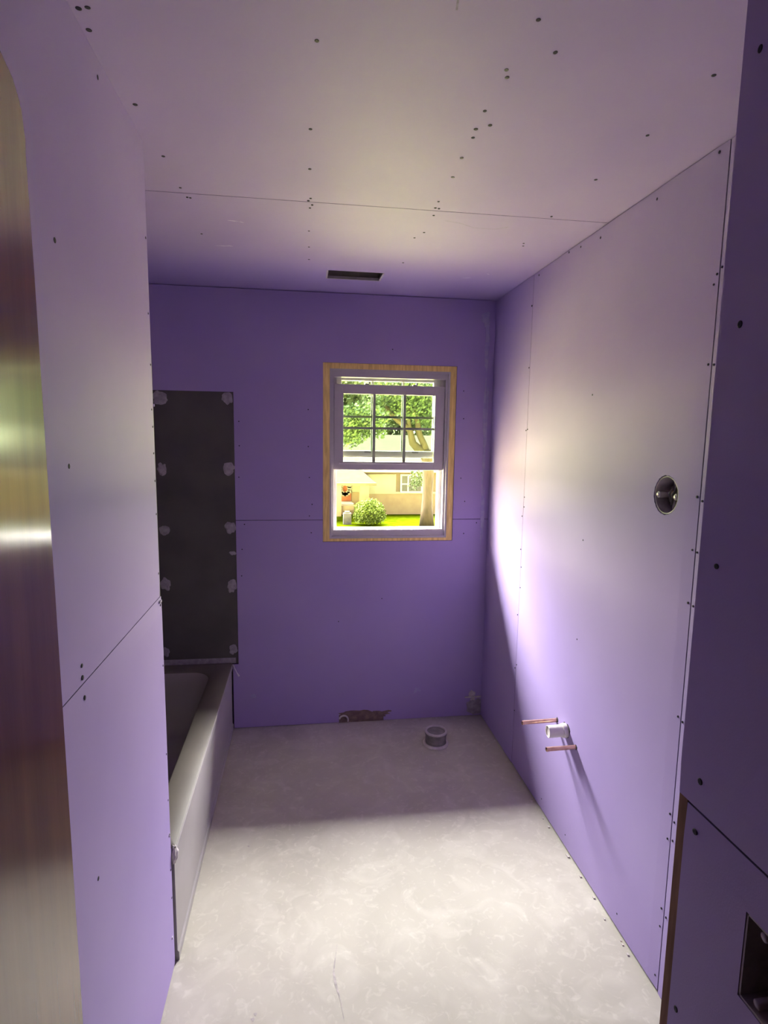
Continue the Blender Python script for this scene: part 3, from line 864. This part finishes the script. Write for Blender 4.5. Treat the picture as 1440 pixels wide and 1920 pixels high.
for x in (0.362, 0.632):
    mb = MB(); mb.box(x - .020, x + .004, ys + .002, ys + .022, SZ1, SZ1 + .006, 'latch'); mb.box(x, x + .010, ys + .004, ys + .02, SZ1 + .006, SZ1 + .015, 'latch')
    mb.build('tilt_latch', sash)
# upper sash (outer track)
UX0, UX1, UZ0, UZ1 = 0.182, 0.788, 1.560, 2.018
yu = D + .070
mb = MB()
frame_box(mb, UX0, UX1, UZ0, UZ1, .034, .046, .038, .030, yu, yu + .028, 'vinyl')
up = mb.build('sash', win, bevel=.002)
mb = MB()
hx0, hx1, hz0, hz1 = UX0 + .034, UX1 - .046, UZ0 + .038, UZ1 - .030
for f_ in (1, 2):
    xm = hx0 + (hx1 - hx0) * f_ / 3
    mb.box(xm - .007, xm + .007, yu + .011, yu + .017, hz0, hz1, 'muntin')
mb.box(hx0, hx1, yu + .0105, yu + .0165, 1.783, 1.796, 'muntin')
mb.build('grille', up)
mb = MB(); mb.box(hx0 - .003, hx1 + .003, yu + .0195, yu + .0215, hz0 - .003, hz1 + .003, 'glass'); mb.build('glass_pane', up)
for x in (0.365, 0.640):
    mb = MB(); mb.box(x - .018, x + .018, yu - .008, yu, UZ0 + .028, UZ0 + .038, 'latch'); mb.build('sash_lock', up)

# ------------------------------------------------------------------ eave over the window, roof
mb = MB()
mb.box(-4, 5, D + .151, 4.09, 2.50, 2.56, 'housetrim')
mb.box(-4, 5, 4.09, 4.14, 2.36, 2.60, 'housetrim')
mb.box(-4, 5, -4, 4.09, 2.70, 2.78, 'fascia')
tag(mb.build('trim_1'), 'white eave and soffit of the house above the window', 'eave', kind='structure')

# ------------------------------------------------------------------ outdoors
def at(zx, zy, Y):
    """point on the plane y=Y behind a spot of the window view"""
    px, py = 580 + zx / 4.8, 660 + zy / 4.8
    d = FWD + (px - 720) / F_PX * RIGHT - (py - 960) / F_PX * UP
    t_ = Y / d.y
    return Vector((d.x * t_, Y, EYE + d.z * t_))
mb = MB()
mb.box(-120, 160, 31.0, 200, GZ - .3, GZ, 'lawn')
tag(mb.build('lawn'), 'bright yellow-green lawn seen through the window', 'lawn', kind='structure')
mb = MB()
mb.box(-40, 60, D + .16, 31.0, GZ - .3, GZ + .005, 'drive_bounce')  # unseen near ground, added as a reflector for the ceiling
xa = at(262, 1500, 33).x
mb.face([(xa - 8, 31, GZ + .02), (at(292, 1580, 33).x, 31, GZ + .02), (xa, 37.0, GZ + .02), (xa - 8, 37.0, GZ + .02)], 'drive_bounce')
tag(mb.build('drive_bounce_ground', fixn=False), 'pale path edge in view, plus unseen ground added to bounce warm light indoors', 'drive_bounce_ground', kind='structure')

YH = 42.0
house = thing('house', 'tan brick ranch house with a pale roof across the lawn', 'house', (at(620, 1400, YH).x, YH, GZ))
x0 = at(100, 1300, YH).x; x1 = at(1600, 1300, YH).x
ze = at(640, 1072, YH).z; zr = at(640, 1270, YH).z
mb = MB()
mb.box(x0, x1, YH, YH + 8, GZ, zr, 'brick')
mb.box(x0, x1, YH + .03, YH + 8, zr, ze + .25, 'fascia')
mb.box(x0, x1, YH - .04, YH + .05, zr - .05, zr + .10, 'siding')
mb.build('wall', house)
mb = MB()
zd = at(640, 745, YH + 4).z
mb.face([(x0 - .5, YH - .5, ze + .12), (x1 + .5, YH - .5, ze + .12), (x1 - 2, YH + 4, zd), (x0 + 3, YH + 4, zd)], 'roof')
mb.face([(x0 - .5, YH + 8.5, ze + .12), (x1 + .5, YH + 8.5, ze + .12), (x1 - 2, YH + 4, zd), (x0 + 3, YH + 4, zd)], 'roof')
mb.face([(x0 - .5, YH - .5, ze + .12), (x0 - .5, YH + 8.5, ze + .12), (x0 + 3, YH + 4, zd)], 'roof')
mb.face([(x1 + .5, YH - .5, ze + .12), (x1 + .5, YH + 8.5, ze + .12), (x1 - 2, YH + 4, zd)], 'roof')
mb.box(x0 - .5, x1 + .5, YH - .52, YH - .44, ze - .05, ze + .14, 'trim_lit')
mb.build('roof', house, fixn=False)
a = at(520, 1100, YH - .05); b = at(778, 1262, YH - .05)
mb = MB()
mb.box(a.x, b.x, YH - .06, YH + .04, b.z, a.z, 'siding')
n_ = 16
for k in range(n_):
    xx = a.x + (b.x - a.x) * (k + .5) / n_
    mb.box(xx - .03, xx + .03, YH - .075, YH - .06, b.z, a.z, 'siding')
mb.build('siding_panel', house)
a = at(820, 1100, YH - .05); b = at(1018, 1268, YH - .05)
mb = MB()
frame_box(mb, a.x, b.x, b.z, a.z, .12, .12, .12, .12, YH - .10, YH + .05, 'trim_lit')
xm = at(888, 1180, YH).x
mb.box(xm - .06, xm + .06, YH - .09, YH + .03, b.z, a.z, 'trim_lit')
zm2 = at(850, 1188, YH).z
mb.box(a.x, xm, YH - .08, YH + .03, zm2 - .05, zm2 + .05, 'trim_lit')
hw = mb.build('window', house)
mb = MB(); mb.box(a.x + .05, b.x - .05, YH - .03, YH + .02, b.z + .05, a.z - .05, 'pane'); mb.build('pane', hw)
# porch at the left
YO = 39.0
a = at(200, 1180, YO); b = at(560, 1180, YO); tip = at(300, 1000, YO + 3)
mb = MB()
lx = a.x - 3
mb.face([(lx, YO - .3, a.z), (b.x + .3, YO - .3, a.z + .02), (at(395, 1050, YO + 3).x, YO + 3, tip.z), (lx, YO + 3, tip.z)], 'porchroof')
mb.face([(b.x + .3, YO - .3, a.z + .02), (b.x + .3, YO + 6, a.z + .02), (at(395, 1050, YO + 3).x, YO + 3, tip.z)], 'porchroof')
mb.box(lx, b.x + .3, YO - .34, YO - .26, a.z - .14, a.z + .04, 'housetrim')
mb.face([(lx, YO - .3, a.z - .10), (b.x + .3, YO - .3, a.z - .10), (b.x + .3, YO + 3, a.z - .10), (lx, YO + 3, a.z - .10)], 'fascia')
mb.build('porch_roof', house, fixn=False)
def slab(zx0, zx1, zy0, zy1, Y, th, m, name, parent=house):
    p, q = at(zx0, zy0, Y), at(zx1, zy1, Y)
    mb = MB(); mb.box(p.x, q.x, Y, Y + th, q.z, p.z, m)
    return mb.build(name, parent)
slab(200, 288, 1185, 1480, YO, .4, 'brick', 'porch_pillar')
slab(455, 535, 1188, 1400, YO, .4, 'brick', 'porch_pillar')
slab(385, 456, 1185, 1262, YO + 1.6, .15, 'siding', 'porch_panel')
slab(385, 456, 1262, 1400, YO + 1.55, .2, 'brick', 'porch_wall')
d_ = slab(290, 376, 1188, 1366, YO + 2.2, .08, 'reddoor', 'door')
p_ = at(322, 1230, YO + 2.1)
mb = MB()
for k in range(14):
    a_ = 2 * math.pi * k / 14
    mb.box(p_.x + .32 * math.cos(a_) - .14, p_.x + .32 * math.cos(a_) + .14, YO + 2.05, YO + 2.18, p_.z + .42 * math.sin(a_) - .13, p_.z + .42 * math.sin(a_) + .13, 'trim_lit')
mb.build('wreath', d_)
slab(286, 400, 1366, 1385, YO + .8, 1.4, 'trim_lit', 'porch_step')
slab(280, 400, 1385, 1425, YO + .3, 1.0, 'brick', 'porch_step')
p, q = at(305, 1435, 37.5), at(375, 1500, 37.5)
mb = MB(); mb.box(p.x, q.x, 37.2, 37.7, GZ, p.z - .1, 'stone'); mb.box(p.x + .1, q.x - .1, 37.3, 37.6, p.z - .1, p.z + .02, 'pane')
tag(mb.build('planter'), 'small pale stone planter by the porch steps of the house', 'planter')

def leaves(name, blobs, count, size, m, seed, parent=None, flat=.4):
    """leaf clusters: many small bent quads in the shells of overlapping ellipsoids"""
    r_ = random.Random(seed)
    vs, fs = [], []
    tot = sum(b[3] * b[4] * b[5] for b in blobs)
    for (cx, cy, cz, rx, ry, rz) in blobs:
        k_ = int(count * rx * ry * rz / tot) + 8
        for _ in range(k_):
            d = Vector((r_.gauss(0, 1), r_.gauss(0, 1), r_.gauss(0, 1))).normalized()
            rr = r_.random() ** .33
            rr *= 1 + .22 * noise.noise(d * 3 + Vector((cx, cy, cz)))
            c = Vector((cx + d.x * rx * rr, cy + d.y * ry * rr, cz + d.z * rz * rr))
            n1 = Vector((r_.gauss(0, 1), r_.gauss(0, 1), r_.gauss(0, 1) + flat)).normalized()
            t1 = n1.orthogonal().normalized(); t2 = n1.cross(t1)
            s_ = size * r_.uniform(.6, 1.3)
            k = len(vs)
            vs += [tuple(c - t1 * s_), tuple(c - t2 * s_ * .5), tuple(c + t1 * s_), tuple(c + t2 * s_ * .5)]
            fs.append((k, k + 1, k + 2, k + 3))
    me = bpy.data.meshes.new(name); me.from_pydata(vs, [], fs); me.materials.append(M[m])
    o = bpy.data.objects.new(name, me); col.objects.link(o)
    if parent is not None:
        o.parent = parent; o.matrix_parent_inverse = Matrix.Translation(-parent.location)
    return o
# round bush on the lawn
c = at(545, 1420, 37)
bt = thing('bush', 'round yellow-green bush in front of the house porch', 'bush', (c.x, 37, GZ))
leaves('foliage', [(c.x, 37, c.z, .98, .9, .66), (c.x - .5, 37, c.z - .42, .62, .6, .5), (c.x + .5, 37.1, c.z - .40, .62, .6, .5), (c.x, 36.9, c.z - .45, .8, .7, .45), (c.x, 37, c.z + .25, .6, .6, .5)], 4500, .09, 'bush', 5, bt)
mb = MB()
for k in range(6):
    a_ = k * 1.05
    mb.tube([(c.x, 37, GZ), (c.x + .4 * math.cos(a_), 37 + .4 * math.sin(a_), GZ + .7)], [.03, .015], 'bark', 6)
mb.build('stem', bt)
# big tree on the right of the lawn
YT = 36.0
def T_(zx, zy, Y=YT): 
    p = at(zx, zy, Y); return p
base = T_(1058, 1500); base.z = GZ
tree = thing('tree', 'large shade tree with a thick forked trunk at the right of the lawn', 'tree', (base.x, YT, GZ))
mb = MB()
mb.tube([base, T_(1058, 1400), T_(1066, 1250), T_(1070, 1080), T_(1065, 960), T_(1062, 880)], [.50, .36, .33, .36, .40, .36], 'bark', 14)
mb.tube([T_(1066, 960), T_(980, 870), T_(930, 820), T_(905, 700), T_(790, 610), T_(720, 540), T_(660, 420)], [.34, .27, .24, .2, .17, .14, .1], 'bark', 10)
mb.tube([T_(1060, 930), T_(1030, 830), T_(990, 740), T_(975, 640), T_(960, 520), T_(950, 400)], [.3, .22, .2, .17, .14, .1], 'bark', 10)
mb.tube([T_(905, 720), T_(895, 640), T_(890, 520), T_(900, 400)], [.18, .13, .1, .06], 'bark', 8)
mb.build('trunk', tree, smooth=True)
bl = []
for (zx, zy, r_) in ((1000, 470, 1.5), (900, 430, 1.3), (1080, 560, 1.3), (760, 430, 1.2), (640, 400, 1.1), (1120, 430, 1.5), (960, 300, 1.6), (750, 300, 1.6),
                     (1180, 640, 1.2), (600, 460, .7), (700, 500, .6), (840, 330, 1.4)):
    p = T_(zx, zy, YT + rnd.uniform(-1, 1)); bl.append((p.x, p.y, p.z, r_, r_, r_ * .75))
leaves('foliage', bl, 9000, .12, 'leaf', 11, tree)
bl = []
for (zx, zy, r_) in ((960, 1120, .5), (940, 1200, .35), (985, 1170, .35)):
    p = T_(zx, zy, 37.5); bl.append((p.x, p.y, p.z, r_, r_, r_ * 1.1))
leaves('low_branch_leaves', bl, 300, .10, 'leaf', 12, tree)
# lower leafy boughs in front of the roof at the left
ls_t = [(330, 800, 1.3, 46), (430, 560, 2.0, 50), (560, 640, 1.6, 50)]
far = [(180, 470, 5.2, 56, 'broad tree beyond the left end of the far house roof'),
       (430, 500, 5.6, 66, 'tall leafy tree behind the left half of the far house'),
       (720, 500, 6.6, 77, 'hazy tree standing behind the middle of the far house roof'),
       (980, 480, 7.4, 89, 'dense tree behind the right part of the far house'),
       (1260, 480, 8.2, 102, 'tree beyond the right end of the far house')]
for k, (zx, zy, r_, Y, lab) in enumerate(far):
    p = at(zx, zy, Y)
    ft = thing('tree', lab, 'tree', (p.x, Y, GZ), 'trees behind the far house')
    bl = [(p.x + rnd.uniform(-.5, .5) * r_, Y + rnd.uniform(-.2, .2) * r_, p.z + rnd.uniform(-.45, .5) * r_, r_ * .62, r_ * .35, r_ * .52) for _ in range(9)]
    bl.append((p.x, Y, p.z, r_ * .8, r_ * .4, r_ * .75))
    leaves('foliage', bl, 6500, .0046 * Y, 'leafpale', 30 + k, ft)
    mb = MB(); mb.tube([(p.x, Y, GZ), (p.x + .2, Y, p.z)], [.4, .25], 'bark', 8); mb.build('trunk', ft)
p = at(395, 700, 33.8)
ft = thing('tree', 'small leafy tree beside the porch whose boughs hang before the roof', 'tree', (at(330, 800, 33.8).x - 1.2, 33.9, GZ))
bl = [(at(zx, zy, 33.8).x, 33.8 + rnd.uniform(-.3, .3), at(zx, zy, 33.8).z, r_, r_, r_ * .8) for (zx, zy, r_) in
      ((320, 700, .9), (400, 640, .9), (360, 780, .7), (460, 720, .7), (420, 800, .45), (520, 660, .7), (330, 600, 1.0), (640, 730, .45), (560, 730, .5), (480, 560, 1.0), (620, 600, .7))]
leaves('foliage', bl, 3200, .12, 'leaf', 77, ft)
mb = MB(); q_ = at(330, 700, 33.8); mb.tube([(q_.x - 1.2, 33.9, GZ), (q_.x - .9, 33.9, q_.z - 1.2), (q_.x, 33.8, q_.z)], [.2, .16, .1], 'bark', 8); mb.build('trunk', ft)
